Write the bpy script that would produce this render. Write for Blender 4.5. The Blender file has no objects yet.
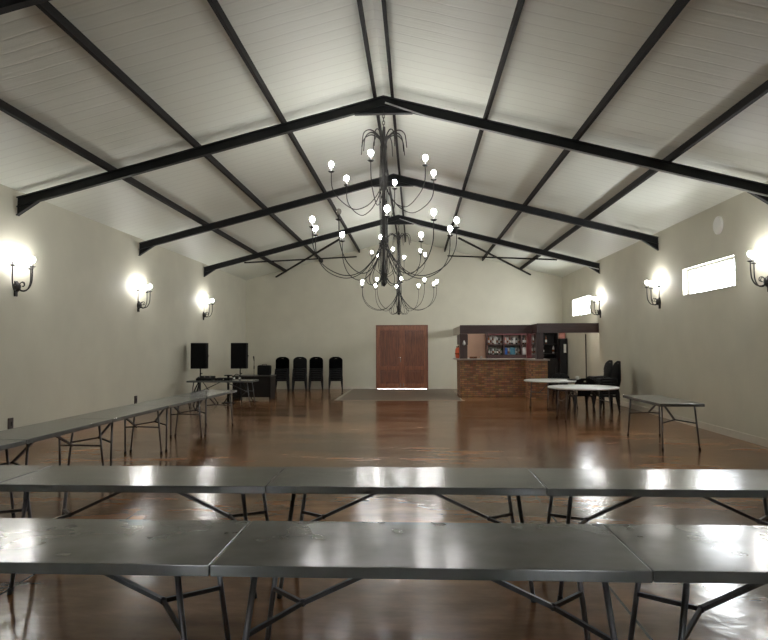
import bpy, bmesh, math, random
from mathutils import Vector, Matrix
random.seed(7)
PI = math.pi
SC = bpy.context.scene
COL = SC.collection

# ------------------------------------------------------------------ camera
HW = 6.2                      # half the width of the hall
Y1, BAY = 10.393, 4.772       # first rafter the camera sees whole, and the spacing
YB = 25.03                    # face of the far wall
YF = -4.3                     # face of the wall behind the camera
yaw, pitch, roll = -0.0487, 0.0415, -0.0032
cam_d = bpy.data.cameras.new('camera')
cam_d.sensor_width = 36.0
cam_d.lens = 640.0 / 768.0 * 36.0
cam = bpy.data.objects.new('camera', cam_d)
COL.objects.link(cam)
F = Vector((math.sin(yaw) * math.cos(pitch), math.cos(yaw) * math.cos(pitch), math.sin(pitch)))
R0 = Vector((math.cos(yaw), -math.sin(yaw), 0))
U0 = R0.cross(F)
Rv = math.cos(roll) * R0 + math.sin(roll) * U0
Uv = -math.sin(roll) * R0 + math.cos(roll) * U0
M = Matrix((Rv, Uv, -F)).transposed().to_4x4()
M.translation = Vector((0.5036, 0, 1.65))
cam.matrix_world = M
SC.camera = cam

# ------------------------------------------------------------------ world, exposure
wd = bpy.data.worlds.new('daylight')
SC.world = wd
wd.use_nodes = True
bg = wd.node_tree.nodes['Background']
bg.inputs[0].default_value = (0.93, 0.97, 1.0, 1)
bg.inputs[1].default_value = 46.0
SC.view_settings.view_transform = 'Standard'
SC.view_settings.look = 'None'
SC.view_settings.exposure = 0.0
SC.view_settings.gamma = 1.0
SC.view_settings.use_curve_mapping = False
BULB = 145.0                  # strength of every lit bulb
# the right wall's two high windows, as openings the sky is sampled through
WN = (11.66, 13.88, 2.70, 3.27)
WF = (21.15, 23.48, 2.70, 3.31)
for w_ in (WN, WF):
    pl = bpy.data.lights.new('window_portal', 'AREA')
    pl.shape = 'RECTANGLE'; pl.size = w_[3] - w_[2]; pl.size_y = w_[1] - w_[0]
    pl.cycles.is_portal = True
    po = bpy.data.objects.new('window_portal', pl); COL.objects.link(po)
    po.location = (HW + 0.2, (w_[0] + w_[1]) / 2, (w_[2] + w_[3]) / 2); po.rotation_euler = (0, PI / 2, 0)
BAR_TUBE = 55.0

# ------------------------------------------------------------------ materials
def nt(name):
    m = bpy.data.materials.new(name)
    m.use_nodes = True
    return m, m.node_tree.nodes, m.node_tree.links, m.node_tree.nodes['Principled BSDF']

def mat(name, col, rough=0.5, metal=0.0, var=0.0, vscale=6.0, bump=0.0, bscale=40.0, spec=0.5, rvar=0.0, stretch=(1, 1, 1)):
    m, N, L, b = nt(name)
    b.inputs['Base Color'].default_value = (*col, 1)
    b.inputs['Roughness'].default_value = rough
    b.inputs['Metallic'].default_value = metal
    b.inputs['Specular IOR Level'].default_value = spec
    tc = N.new('ShaderNodeTexCoord')
    mp = N.new('ShaderNodeMapping')
    mp.inputs['Scale'].default_value = stretch
    L.new(tc.outputs['Object'], mp.inputs['Vector'])
    if var or rvar:
        n = N.new('ShaderNodeTexNoise')
        n.inputs['Scale'].default_value = vscale
        n.inputs['Detail'].default_value = 5
        L.new(mp.outputs[0], n.inputs['Vector'])
        if var:
            r = N.new('ShaderNodeValToRGB')
            r.color_ramp.elements[0].position = 0.3
            r.color_ramp.elements[1].position = 0.7
            r.color_ramp.elements[0].color = (*[c * (1 - var) for c in col], 1)
            r.color_ramp.elements[1].color = (*[min(1, c * (1 + var)) for c in col], 1)
            L.new(n.outputs['Fac'], r.inputs[0])
            L.new(r.outputs[0], b.inputs['Base Color'])
        if rvar:
            mr = N.new('ShaderNodeMapRange')
            mr.inputs['To Min'].default_value = max(0.02, rough - rvar)
            mr.inputs['To Max'].default_value = rough + rvar
            L.new(n.outputs['Fac'], mr.inputs['Value'])
            L.new(mr.outputs[0], b.inputs['Roughness'])
    if bump:
        n2 = N.new('ShaderNodeTexNoise')
        n2.inputs['Scale'].default_value = bscale
        n2.inputs['Detail'].default_value = 3
        L.new(mp.outputs[0], n2.inputs['Vector'])
        bp = N.new('ShaderNodeBump')
        bp.inputs['Strength'].default_value = bump
        bp.inputs['Distance'].default_value = 0.02
        L.new(n2.outputs['Fac'], bp.inputs['Height'])
        L.new(bp.outputs[0], b.inputs['Normal'])
    return m

def emis(name, col, s):
    m, N, L, b = nt(name)
    b.inputs['Base Color'].default_value = (*col, 1)
    b.inputs['Emission Color'].default_value = (*col, 1)
    b.inputs['Emission Strength'].default_value = s
    return m

def wood(name, c1, c2, rough=0.4, scale=3.0, axis='z'):
    m, N, L, b = nt(name)
    tc = N.new('ShaderNodeTexCoord')
    mp = N.new('ShaderNodeMapping')
    mp.inputs['Scale'].default_value = {'z': (9, 9, 0.7), 'x': (0.7, 9, 9), 'y': (9, 0.7, 9)}[axis]
    n = N.new('ShaderNodeTexNoise')
    n.inputs['Scale'].default_value = scale
    n.inputs['Detail'].default_value = 6
    n.inputs['Distortion'].default_value = 0.8
    r = N.new('ShaderNodeValToRGB')
    r.color_ramp.elements[0].position = 0.32
    r.color_ramp.elements[1].position = 0.68
    r.color_ramp.elements[0].color = (*c1, 1)
    r.color_ramp.elements[1].color = (*c2, 1)
    L.new(tc.outputs['Object'], mp.inputs['Vector'])
    L.new(mp.outputs[0], n.inputs['Vector'])
    L.new(n.outputs['Fac'], r.inputs[0])
    L.new(r.outputs[0], b.inputs['Base Color'])
    b.inputs['Roughness'].default_value = rough
    return m

def floor_mat():
    m, N, L, b = nt('polished_concrete')
    g = N.new('ShaderNodeNewGeometry')
    n1 = N.new('ShaderNodeTexNoise'); n1.inputs['Scale'].default_value = 1.1; n1.inputs['Detail'].default_value = 8; n1.inputs['Roughness'].default_value = 0.65
    n2 = N.new('ShaderNodeTexNoise'); n2.inputs['Scale'].default_value = 0.28; n2.inputs['Detail'].default_value = 4
    fm_ = N.new('ShaderNodeMapping'); fm_.inputs['Scale'].default_value = (0.55, 1.5, 1); L.new(g.outputs['Position'], fm_.inputs['Vector'])
    L.new(fm_.outputs[0], n1.inputs['Vector']); L.new(g.outputs['Position'], n2.inputs['Vector'])
    ad = N.new('ShaderNodeMath'); ad.operation = 'ADD'
    L.new(n1.outputs['Fac'], ad.inputs[0]); L.new(n2.outputs['Fac'], ad.inputs[1])
    hf = N.new('ShaderNodeMath'); hf.operation = 'MULTIPLY'; hf.inputs[1].default_value = 0.5
    L.new(ad.outputs[0], hf.inputs[0])
    r = N.new('ShaderNodeValToRGB')
    r.color_ramp.elements[0].position = 0.40; r.color_ramp.elements[0].color = (0.075, 0.032, 0.012, 1)
    r.color_ramp.elements[1].position = 0.60; r.color_ramp.elements[1].color = (0.36, 0.18, 0.083, 1)
    e = r.color_ramp.elements.new(0.5); e.color = (0.20, 0.092, 0.039, 1)
    L.new(hf.outputs[0], r.inputs[0])
    # saw-cut joints on a grid
    sep = N.new('ShaderNodeSeparateXYZ'); L.new(g.outputs['Position'], sep.inputs[0])
    def joint(sock, off, step, w):
        a = N.new('ShaderNodeMath'); a.operation = 'SUBTRACT'; L.new(sock, a.inputs[0]); a.inputs[1].default_value = off - 0.5 * step
        p = N.new('ShaderNodeMath'); p.operation = 'FLOORED_MODULO'; L.new(a.outputs[0], p.inputs[0]); p.inputs[1].default_value = step
        s = N.new('ShaderNodeMath'); s.operation = 'SUBTRACT'; L.new(p.outputs[0], s.inputs[0]); s.inputs[1].default_value = 0.5 * step
        ab = N.new('ShaderNodeMath'); ab.operation = 'ABSOLUTE'; L.new(s.outputs[0], ab.inputs[0])
        lt = N.new('ShaderNodeMath'); lt.operation = 'LESS_THAN'; L.new(ab.outputs[0], lt.inputs[0]); lt.inputs[1].default_value = w
        return lt.outputs[0]
    j1 = joint(sep.outputs['Y'], Y1 - 0.1, BAY, 0.011)
    j2 = joint(sep.outputs['X'], 1.82, 4.1, 0.010)
    mx = N.new('ShaderNodeMath'); mx.operation = 'MAXIMUM'; L.new(j1, mx.inputs[0]); L.new(j2, mx.inputs[1])
    mix = N.new('ShaderNodeMix'); mix.data_type = 'RGBA'
    L.new(mx.outputs[0], mix.inputs['Factor']); L.new(r.outputs[0], mix.inputs['A'])
    mix.inputs['B'].default_value = (0.03, 0.015, 0.008, 1)
    L.new(mix.outputs['Result'], b.inputs['Base Color'])
    mr = N.new('ShaderNodeMapRange'); mr.inputs['To Min'].default_value = 0.08; mr.inputs['To Max'].default_value = 0.26
    L.new(n1.outputs['Fac'], mr.inputs['Value']); L.new(mr.outputs[0], b.inputs['Roughness'])
    b.inputs['Specular IOR Level'].default_value = 0.27
    n3 = N.new('ShaderNodeTexNoise'); n3.inputs['Scale'].default_value = 7; n3.inputs['Detail'].default_value = 3
    L.new(g.outputs['Position'], n3.inputs['Vector'])
    bp = N.new('ShaderNodeBump'); bp.inputs['Strength'].default_value = 0.12; bp.inputs['Distance'].default_value = 0.02
    L.new(n3.outputs['Fac'], bp.inputs['Height']); L.new(bp.outputs[0], b.inputs['Normal'])
    return m

def ceiling_mat():
    m, N, L, b = nt('white_sheeting')
    g = N.new('ShaderNodeNewGeometry')
    sep = N.new('ShaderNodeSeparateXYZ'); L.new(g.outputs['Position'], sep.inputs[0])
    ns = N.new('ShaderNodeTexNoise'); ns.inputs['Scale'].default_value = 1.6; ns.inputs['Detail'].default_value = 4
    L.new(g.outputs['Position'], ns.inputs['Vector'])
    ad = N.new('ShaderNodeMath'); ad.operation = 'MULTIPLY_ADD'; L.new(ns.outputs['Fac'], ad.inputs[0]); ad.inputs[1].default_value = 0.06
    L.new(sep.outputs['Y'], ad.inputs[2])
    md = N.new('ShaderNodeMath'); md.operation = 'PINGPONG'; L.new(ad.outputs[0], md.inputs[0]); md.inputs[1].default_value = 0.12
    mr = N.new('ShaderNodeMapRange'); mr.inputs['From Min'].default_value = 0.0; mr.inputs['From Max'].default_value = 0.022
    L.new(md.outputs[0], mr.inputs['Value'])
    r = N.new('ShaderNodeValToRGB')
    r.color_ramp.elements[0].color = (0.66, 0.67, 0.595, 1)
    r.color_ramp.elements[1].color = (0.73, 0.75, 0.665, 1)
    L.new(mr.outputs[0], r.inputs[0]); L.new(r.outputs[0], b.inputs['Base Color'])
    b.inputs['Roughness'].default_value = 0.5
    mp = N.new('ShaderNodeMapping'); mp.inputs['Scale'].default_value = (0.7, 9, 0.7)
    L.new(g.outputs['Position'], mp.inputs['Vector'])
    n2 = N.new('ShaderNodeTexNoise'); n2.inputs['Scale'].default_value = 1.5; n2.inputs['Detail'].default_value = 4
    L.new(mp.outputs[0], n2.inputs['Vector'])
    a2 = N.new('ShaderNodeMath'); a2.operation = 'MULTIPLY_ADD'; L.new(n2.outputs['Fac'], a2.inputs[0]); a2.inputs[1].default_value = 1.4
    L.new(mr.outputs[0], a2.inputs[2])
    bp = N.new('ShaderNodeBump'); bp.inputs['Strength'].default_value = 0.15; bp.inputs['Distance'].default_value = 0.02
    L.new(a2.outputs[0], bp.inputs['Height']); L.new(bp.outputs[0], b.inputs['Normal'])
    return m

def brick_mat():
    m, N, L, b = nt('face_brick')
    g = N.new('ShaderNodeNewGeometry')
    sep = N.new('ShaderNodeSeparateXYZ'); L.new(g.outputs['Position'], sep.inputs[0])
    ad = N.new('ShaderNodeMath'); ad.operation = 'ADD'; L.new(sep.outputs['X'], ad.inputs[0]); L.new(sep.outputs['Y'], ad.inputs[1])
    cb = N.new('ShaderNodeCombineXYZ'); L.new(ad.outputs[0], cb.inputs[0]); L.new(sep.outputs['Z'], cb.inputs[1])
    br = N.new('ShaderNodeTexBrick')
    br.inputs['Scale'].default_value = 1.0
    br.inputs['Brick Width'].default_value = 0.185
    br.inputs['Row Height'].default_value = 0.066
    br.inputs['Mortar Size'].default_value = 0.007
    br.inputs['Color1'].default_value = (0.62, 0.31, 0.14, 1)
    br.inputs['Color2'].default_value = (0.27, 0.115, 0.055, 1)
    br.inputs['Mortar'].default_value = (0.20, 0.14, 0.10, 1)
    br.inputs['Bias'].default_value = 0.0
    L.new(cb.outputs[0], br.inputs['Vector'])
    n = N.new('ShaderNodeTexNoise'); n.inputs['Scale'].default_value = 8; n.inputs['Detail'].default_value = 4
    L.new(g.outputs['Position'], n.inputs['Vector'])
    mx = N.new('ShaderNodeMix'); mx.data_type = 'RGBA'; mx.blend_type = 'MULTIPLY'; mx.inputs['Factor'].default_value = 0.6
    L.new(br.outputs['Color'], mx.inputs['A']); L.new(n.outputs['Color'], mx.inputs['B'])
    L.new(mx.outputs['Result'], b.inputs['Base Color'])
    b.inputs['Roughness'].default_value = 0.75
    bp = N.new('ShaderNodeBump'); bp.inputs['Strength'].default_value = 0.5; bp.inputs['Distance'].default_value = 0.01; bp.invert = True
    L.new(br.outputs['Fac'], bp.inputs['Height']); L.new(bp.outputs[0], b.inputs['Normal'])
    return m

def tabletop_mat():
    m, N, L, b = nt('grey_moulded_plastic')
    tc = N.new('ShaderNodeTexCoord')
    oi = N.new('ShaderNodeObjectInfo')
    av = N.new('ShaderNodeVectorMath'); av.operation = 'MULTIPLY_ADD'
    L.new(oi.outputs['Location'], av.inputs[0]); av.inputs[1].default_value = (3.1, 5.7, 1.3)
    L.new(tc.outputs['Object'], av.inputs[2])
    n = N.new('ShaderNodeTexNoise'); n.inputs['Scale'].default_value = 5; n.inputs['Detail'].default_value = 3
    L.new(av.outputs[0], n.inputs['Vector'])
    r = N.new('ShaderNodeValToRGB')
    r.color_ramp.elements[0].position = 0.3; r.color_ramp.elements[0].color = (0.095, 0.100, 0.096, 1)
    r.color_ramp.elements[1].position = 0.7; r.color_ramp.elements[1].color = (0.135, 0.141, 0.134, 1)
    L.new(n.outputs['Fac'], r.inputs[0]); L.new(r.outputs[0], b.inputs['Base Color'])
    mr = N.new('ShaderNodeMapRange'); b.inputs['Specular IOR Level'].default_value = 0.55
    mr.inputs['To Min'].default_value = 0.165; mr.inputs['To Max'].default_value = 0.195
    L.new(n.outputs['Fac'], mr.inputs['Value']); L.new(mr.outputs[0], b.inputs['Roughness'])
    mp = N.new('ShaderNodeMapping'); mp.inputs['Scale'].default_value = (1.0, 2.2, 1)
    L.new(av.outputs[0], mp.inputs['Vector'])
    n2 = N.new('ShaderNodeTexNoise'); n2.inputs['Scale'].default_value = 2.2; n2.inputs['Detail'].default_value = 1
    L.new(mp.outputs[0], n2.inputs['Vector'])
    bp = N.new('ShaderNodeBump'); bp.inputs['Strength'].default_value = 0.075; bp.inputs['Distance'].default_value = 0.03
    L.new(n2.outputs['Fac'], bp.inputs['Height']); L.new(bp.outputs[0], b.inputs['Normal'])
    return m

FLOOR = floor_mat(); CEIL = ceiling_mat(); BRICK = brick_mat(); TOP = tabletop_mat()
WALL = mat('cream_paint', (0.585, 0.565, 0.46), 0.7, var=0.04, vscale=1.5, bump=0.08, bscale=60)
SKIRT = mat('cream_skirting', (0.60, 0.56, 0.47), 0.5, var=0.04)
STEEL = mat('dark_painted_steel', (0.011, 0.012, 0.013), 0.5, var=0.25, vscale=3, spec=0.3)
PURLIN = mat('brown_painted_steel', (0.009, 0.007, 0.006), 0.65, var=0.2, vscale=3, spec=0.2)
CONDUIT = mat('grey_conduit', (0.42, 0.42, 0.42), 0.35, var=0.05)
IRON = mat('wrought_iron', (0.022, 0.02, 0.018), 0.5, metal=0.3, var=0.2, vscale=20)
LIT = emis('lit_bulb', (1.0, 0.985, 0.955), BULB)
CLEAR = mat('clear_bulb_glass', (0.75, 0.73, 0.68), 0.08)
CLEAR.node_tree.nodes['Principled BSDF'].inputs['Transmission Weight'].default_value = 0.7
LEGM = mat('grey_powder_coat', (0.11, 0.11, 0.115), 0.35, metal=0.5, var=0.15, vscale=12)
BRACE = mat('dark_powder_coat', (0.05, 0.05, 0.052), 0.4, metal=0.3, var=0.15, vscale=12)
RUBBER = mat('black_rubber', (0.012, 0.012, 0.012), 0.7)
WHITETOP = mat('white_moulded_plastic', (0.84, 0.85, 0.84), 0.3, var=0.03)
BLACKP = mat('black_plastic', (0.006, 0.006, 0.007), 0.55, var=0.2, vscale=8, spec=0.3)
BLACKB = mat('black_textured_casing', (0.005, 0.005, 0.005), 0.8, bump=0.15, bscale=300, spec=0.2)
GRILLE = mat('black_grille', (0.005, 0.005, 0.005), 0.85, bump=0.3, bscale=500, spec=0.15)
DOORW = wood('reddish_door_timber', (0.15, 0.046, 0.018), (0.34, 0.125, 0.05), 0.33)
DOORD = wood('dark_door_timber', (0.10, 0.030, 0.013), (0.25, 0.085, 0.034), 0.36)
FASC = wood('dark_maroon_timber', (0.030, 0.013, 0.012), (0.055, 0.024, 0.021), 0.4, axis='x')
POSTW = wood('dark_post_timber', (0.028, 0.012, 0.011), (0.05, 0.022, 0.018), 0.4)
REDP = mat('red_paint', (0.085, 0.008, 0.009), 0.5, var=0.1)
SHELFW = wood('dark_shelf_timber', (0.028, 0.009, 0.007), (0.055, 0.016, 0.013), 0.45, axis='x')
TAN = mat('tan_board', (0.52, 0.33, 0.235), 0.5, var=0.05, vscale=2)
GLOWB = mat('glow_painted_board', (0.40, 0.36, 0.30), 0.6, var=0.05, vscale=2)  # glow falling on the side return, put into the board's colour
WTOP = mat('pale_worktop', (0.36, 0.31, 0.27), 0.3, var=0.1, vscale=9)
PALE = mat('pale_backing', (0.62, 0.58, 0.52), 0.6, var=0.05)
DARKD = mat('dark_desk_laminate', (0.009, 0.007, 0.006), 0.55, var=0.2, vscale=4, spec=0.3)
DESKT = mat('dark_desk_top', (0.05, 0.045, 0.04), 0.35, var=0.1, vscale=4)
CHROME = mat('chrome', (0.7, 0.7, 0.7), 0.2, metal=1.0)
SOCK = mat('dark_socket_plastic', (0.05, 0.035, 0.03), 0.4)
WHITEP = mat('white_plastic', (0.75, 0.74, 0.70), 0.4)
FRAMEW = mat('white_window_steel', (0.62, 0.60, 0.56), 0.4, var=0.03)
SLAB = mat('dull_slab', (0.165, 0.125, 0.095), 0.5, var=0.18, vscale=2.5, rvar=0.08)
SLABE = mat('pale_slab_edge', (0.34, 0.29, 0.235), 0.5, var=0.1)
ORANGE = mat('orange_red_glaze', (0.55, 0.085, 0.025), 0.3, var=0.3, vscale=9)
GLASSM, _N, _L, _b = nt('window_glass')
_N.remove(_b)
_t = _N.new('ShaderNodeBsdfTransparent'); _g = _N.new('ShaderNodeBsdfGlossy'); _g.inputs['Roughness'].default_value = 0.02
_m = _N.new('ShaderNodeMixShader')
_m.inputs[0].default_value = 0.08; _L.new(_t.outputs[0], _m.inputs[1]); _L.new(_g.outputs[0], _m.inputs[2])
_L.new(_m.outputs[0], _N['Material Output'].inputs['Surface'])
TUBE = emis('lit_tube', (1.0, 0.93, 0.84), BAR_TUBE)
COLS = {
    'amber': (0.30, 0.09, 0.02), 'white': (0.45, 0.43, 0.39), 'green': (0.03, 0.07, 0.035), 'dark': (0.02, 0.016, 0.014),
    'blue': (0.03, 0.10, 0.33), 'teal': (0.05, 0.15, 0.20), 'clear': (0.45, 0.44, 0.41), 'pink': (0.6, 0.26, 0.22), 'brown': (0.13, 0.045, 0.02)}
BOT = {k: mat(k + '_bottle', v, 0.2) for k, v in COLS.items()}

# ------------------------------------------------------------------ mesh helpers
class MB:
    def __init__(self):
        self.bm = bmesh.new()
    def box(self, x0, x1, y0, y1, z0, z1, bev=0.0):
        r = bmesh.ops.create_cube(self.bm, size=1.0)
        for v in r['verts']:
            v.co = Vector(((x0 + x1) / 2 + v.co.x * (x1 - x0), (y0 + y1) / 2 + v.co.y * (y1 - y0), (z0 + z1) / 2 + v.co.z * (z1 - z0)))
        if bev:
            es = list({e for v in r['verts'] for e in v.link_edges})
            bmesh.ops.bevel(self.bm, geom=es, offset=bev, segments=2, affect='EDGES', profile=0.6)
        return self
    def bar(self, p0, p1, w, h, up=(0, 0, 1)):
        p0, p1 = Vector(p0), Vector(p1)
        d = (p1 - p0).normalized()
        s = d.cross(Vector(up))
        if s.length < 1e-4: s = d.cross(Vector((1, 0, 0)))
        s.normalize(); u = s.cross(d)
        vs = []
        for p in (p0, p1):
            for a, b in ((-1, -1), (1, -1), (1, 1), (-1, 1)):
                vs.append(self.bm.verts.new(p + s * a * w / 2 + u * b * h / 2))
        f = self.bm.faces.new
        f(vs[0:4]); f(vs[7:3:-1])
        for i in range(4):
            j = (i + 1) % 4
            f((vs[i], vs[i + 4], vs[j + 4], vs[j]))
        return self
    def tube(self, pts, r, seg=8, r2=None, closed=False):
        pts = [Vector(p) for p in pts]
        n = len(pts); rings = []; prev = None
        for i, p in enumerate(pts):
            if closed: t = pts[(i + 1) % n] - pts[i - 1]
            else: t = pts[min(i + 1, n - 1)] - pts[max(i - 1, 0)]
            t.normalize()
            if prev is None:
                a = t.cross(Vector((0, 0, 1)))
                if a.length < 1e-3: a = t.cross(Vector((1, 0, 0)))
            else:
                a = prev - t * prev.dot(t)
            a.normalize(); prev = a
            b = t.cross(a)
            rr = r if r2 is None else r + (r2 - r) * i / (n - 1)
            rings.append([self.bm.verts.new(p + (a * math.cos(2 * PI * k / seg) + b * math.sin(2 * PI * k / seg)) * rr) for k in range(seg)])
        m = n if closed else n - 1
        for i in range(m):
            A, B = rings[i], rings[(i + 1) % n]
            for k in range(seg):
                f = self.bm.faces.new((A[k], A[(k + 1) % seg], B[(k + 1) % seg], B[k])); f.smooth = True
        if not closed:
            self.bm.faces.new(rings[0][::-1]); self.bm.faces.new(rings[-1])
        return self
    def lathe(self, prof, seg=16, at=(0, 0, 0), smooth=True):
        at = Vector(at); rings = []
        for r, z in prof:
            if r < 1e-5: rings.append([self.bm.verts.new(at + Vector((0, 0, z)))])
            else: rings.append([self.bm.verts.new(at + Vector((r * math.cos(2 * PI * k / seg), r * math.sin(2 * PI * k / seg), z))) for k in range(seg)])
        for A, B in zip(rings, rings[1:]):
            for k in range(seg):
                k2 = (k + 1) % seg
                if len(A) == 1 and len(B) == 1: continue
                if len(A) == 1: f = self.bm.faces.new((A[0], B[k2], B[k]))
                elif len(B) == 1: f = self.bm.faces.new((A[k], A[k2], B[0]))
                else: f = self.bm.faces.new((A[k], A[k2], B[k2], B[k]))
                f.smooth = smooth
        if len(rings[0]) > 1: self.bm.faces.new(rings[0][::-1])
        if len(rings[-1]) > 1: self.bm.faces.new(rings[-1])
        return self
    def ball(self, c, r, u=12, v=8, sz=1.0):
        pr = [(r * math.sin(PI * i / v), -r * sz * math.cos(PI * i / v)) for i in range(v + 1)]
        pr[0] = (0, -r * sz); pr[-1] = (0, r * sz)
        return self.lathe(pr, u, c)
    def prism(self, poly, axis, a, b):
        """poly: 2D points, extruded along axis from a to b ('y': (x,z) points; 'x': (y,z); 'z': (x,y))"""
        def P(p, t):
            return {'y': (p[0], t, p[1]), 'x': (t, p[0], p[1]), 'z': (p[0], p[1], t)}[axis]
        A = [self.bm.verts.new(P(p, a)) for p in poly]; B = [self.bm.verts.new(P(p, b)) for p in poly]
        self.bm.faces.new(A); self.bm.faces.new(B[::-1])
        n = len(poly)
        for i in range(n):
            j = (i + 1) % n
            self.bm.faces.new((A[i], B[i], B[j], A[j]))
        return self
    def grid(self, fn, nu, nv, thick, skip=None):
        vs = [[self.bm.verts.new(fn(i / nu, j / nv)) for j in range(nv + 1)] for i in range(nu + 1)]
        fs = []
        for i in range(nu):
            for j in range(nv):
                if skip and skip(i, j): continue
                f = self.bm.faces.new((vs[i][j], vs[i + 1][j], vs[i + 1][j + 1], vs[i][j + 1])); f.smooth = True
                fs.append(f)
        bmesh.ops.solidify(self.bm, geom=fs, thickness=thick)
        bmesh.ops.delete(self.bm, geom=[v for v in self.bm.verts if not v.link_faces], context='VERTS')
        return self
    def build(self, name, m, parent=None, loc=None, rz=0.0):
        bmesh.ops.recalc_face_normals(self.bm, faces=self.bm.faces)
        me = bpy.data.meshes.new(name)
        self.bm.to_mesh(me); self.bm.free()
        me.materials.append(m)
        o = bpy.data.objects.new(name, me)
        COL.objects.link(o)
        if parent: o.parent = parent
        if loc: o.location = loc
        o.rotation_euler.z = rz
        return o

def tag(o, label=None, cat=None, group=None, kind=None):
    if label: o['label'] = label
    if cat: o['category'] = cat
    if group: o['group'] = group
    if kind: o['kind'] = kind
    return o

def thing(name, label, cat, loc=(0, 0, 0), rz=0.0, group=None):
    o = bpy.data.objects.new(name, None)
    o.empty_display_size = 0.1
    COL.objects.link(o)
    o.location = loc; o.rotation_euler.z = rz
    return tag(o, label, cat, group)

def copy_tree(o, parent=None):
    c = o.copy(); COL.objects.link(c)
    c.parent = parent
    for ch in KIDS(o): copy_tree(ch, c)
    return c
def KIDS(o): return [k for k in COL.objects if k.parent == o]

def place(proto, used, loc, rz, label, group=None):
    o = copy_tree(proto) if used else proto
    o.location = loc; o.rotation_euler.z = rz
    o['label'] = label
    if group: o['group'] = group
    return o

ORD = ['first', 'second', 'third', 'fourth', 'fifth', 'sixth', 'seventh', 'eighth', 'ninth', 'tenth']

# ------------------------------------------------------------------ the room shell
SLOPE = 0.258
def zc(x): return 5.905 - SLOPE * abs(x)       # underside of the sheeting
def zr(x): return 5.78 - SLOPE * abs(x)        # top of the rafters
T = 0.25
tag(MB().box(-HW - T, HW + T, YF - T, YB + T, -0.2, 0.0).build('floor', FLOOR), kind='structure')
cb = MB()
for s in (-1, 1):
    e = HW + T
    cb.prism([(0, zc(0)), (s * e, zc(e)), (s * e, zc(e) + 0.1), (0, zc(0) + 0.1)], 'y', YF - T, YB + T)
tag(cb.build('ceiling', CEIL), kind='structure')
tag(MB().box(-HW - T, -HW, YF - T, YB + T, 0, zc(HW)).build('wall_left', WALL), kind='structure')
# right wall with two high windows
wr = MB()
zt = zc(HW)
ys = [YF - T, WN[0], WN[1], WF[0], WF[1], YB + T]
for i in (0, 2, 4): wr.box(HW, HW + T, ys[i], ys[i + 1], 0, zt)
for w in (WN, WF):
    wr.box(HW, HW + T, w[0], w[1], 0, w[2])
    wr.box(HW, HW + T, w[0], w[1], w[3], zt)
tag(wr.build('wall_right', WALL), kind='structure')
# far gable wall with the door opening
DX0, DX1, DZ = -1.035, 1.0, 2.49
wb = MB()
wb.box(-HW, DX0, YB, YB + T, 0, DZ); wb.box(DX1, HW, YB, YB + T, 0, DZ)
wb.prism([(-HW, DZ), (HW, DZ), (HW, zc(HW)), (0, zc(0)), (-HW, zc(HW))], 'y', YB, YB + T)
tag(wb.build('wall_back', WALL), kind='structure')
# wall behind the camera, two unseen windows added to let daylight in
wfm = MB()
ADDED_FW = [(-3.0, -2.4), (2.4, 3.0)]
xs = [-HW, ADDED_FW[0][0], ADDED_FW[0][1], ADDED_FW[1][0], ADDED_FW[1][1], HW]
for i in (0, 2, 4): wfm.box(xs[i], xs[i + 1], YF - T, YF, 0, 2.6)
for a, b_ in ADDED_FW: wfm.box(a, b_, YF - T, YF, 0, 1.0)
wfm.prism([(-HW, 2.6), (HW, 2.6), (HW, zc(HW)), (0, zc(0)), (-HW, zc(HW))], 'y', YF - T, YF)
tag(wfm.build('wall_front', WALL), kind='structure')

def window(n, w, mull):
    y0, y1, z0, z1 = w
    xm = HW + 0.14
    root = thing('window_%d' % n, None, None, (xm, (y0 + y1) / 2, z0)); tag(root, kind='structure')
    hy, hz = (y1 - y0) / 2, z1 - z0
    fr = MB()
    for a, b_ in ((-hy, -hy + 0.05), (hy - 0.05, hy)): fr.box(-0.03, 0.03, a, b_, 0, hz)
    fr.box(-0.03, 0.03, -hy + 0.05, hy - 0.05, 0, 0.045); fr.box(-0.03, 0.03, -hy + 0.05, hy - 0.05, hz - 0.045, hz)
    for m_ in mull: fr.box(-0.02, 0.02, m_ - 0.018, m_ + 0.018, 0.045, hz - 0.045)
    fr.build('window_frame', FRAMEW, root)
    MB().box(-0.003, 0.003, -hy + 0.05, hy - 0.05, 0.045, hz - 0.045).build('pane', GLASSM, root)
    MB().box(-0.15, -0.035, -hy, hy, 0, 0.02).build('sill', FRAMEW, root)
window(1, WN, (-0.72, 0.72))
window(2, WF, (-0.7, 0.0, 0.7))
for n, (a, b_) in enumerate(ADDED_FW):  # frames and panes of the added windows out of view
    root = thing('window_%d' % (n + 3), None, None, ((a + b_) / 2, YF - 0.12, 1.0)); tag(root, kind='structure')
    h = (b_ - a) / 2; fr = MB()
    for p, q in ((-h, -h + 0.05), (h - 0.05, h), (-0.03, 0.03)): fr.box(p, q, -0.03, 0.03, 0, 1.6)
    fr.box(-h, h, -0.025, 0.025, 0, 0.05); fr.box(-h, h, -0.025, 0.025, 1.55, 1.6)
    fr.build('window_frame', FRAMEW, root)
    MB().box(-h + 0.05, h - 0.05, -0.003, 0.003, 0.05, 1.55).build('pane', GLASSM, root)

# skirtings
tag(MB().box(HW - 0.018, HW, YF, YB, 0, 0.13).build('baseboard_right', SKIRT), kind='structure')
tag(MB().box(-HW, -HW + 0.018, YF, YB, 0, 0.13).build('baseboard_left', SKIRT), kind='structure')
tag(MB().box(-HW + 0.02, DX0 - 0.02, YB - 0.018, YB, 0, 0.10).box(DX1 + 0.02, 1.9, YB - 0.018, YB, 0, 0.10).build('baseboard_back', SKIRT), kind='structure')
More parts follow.
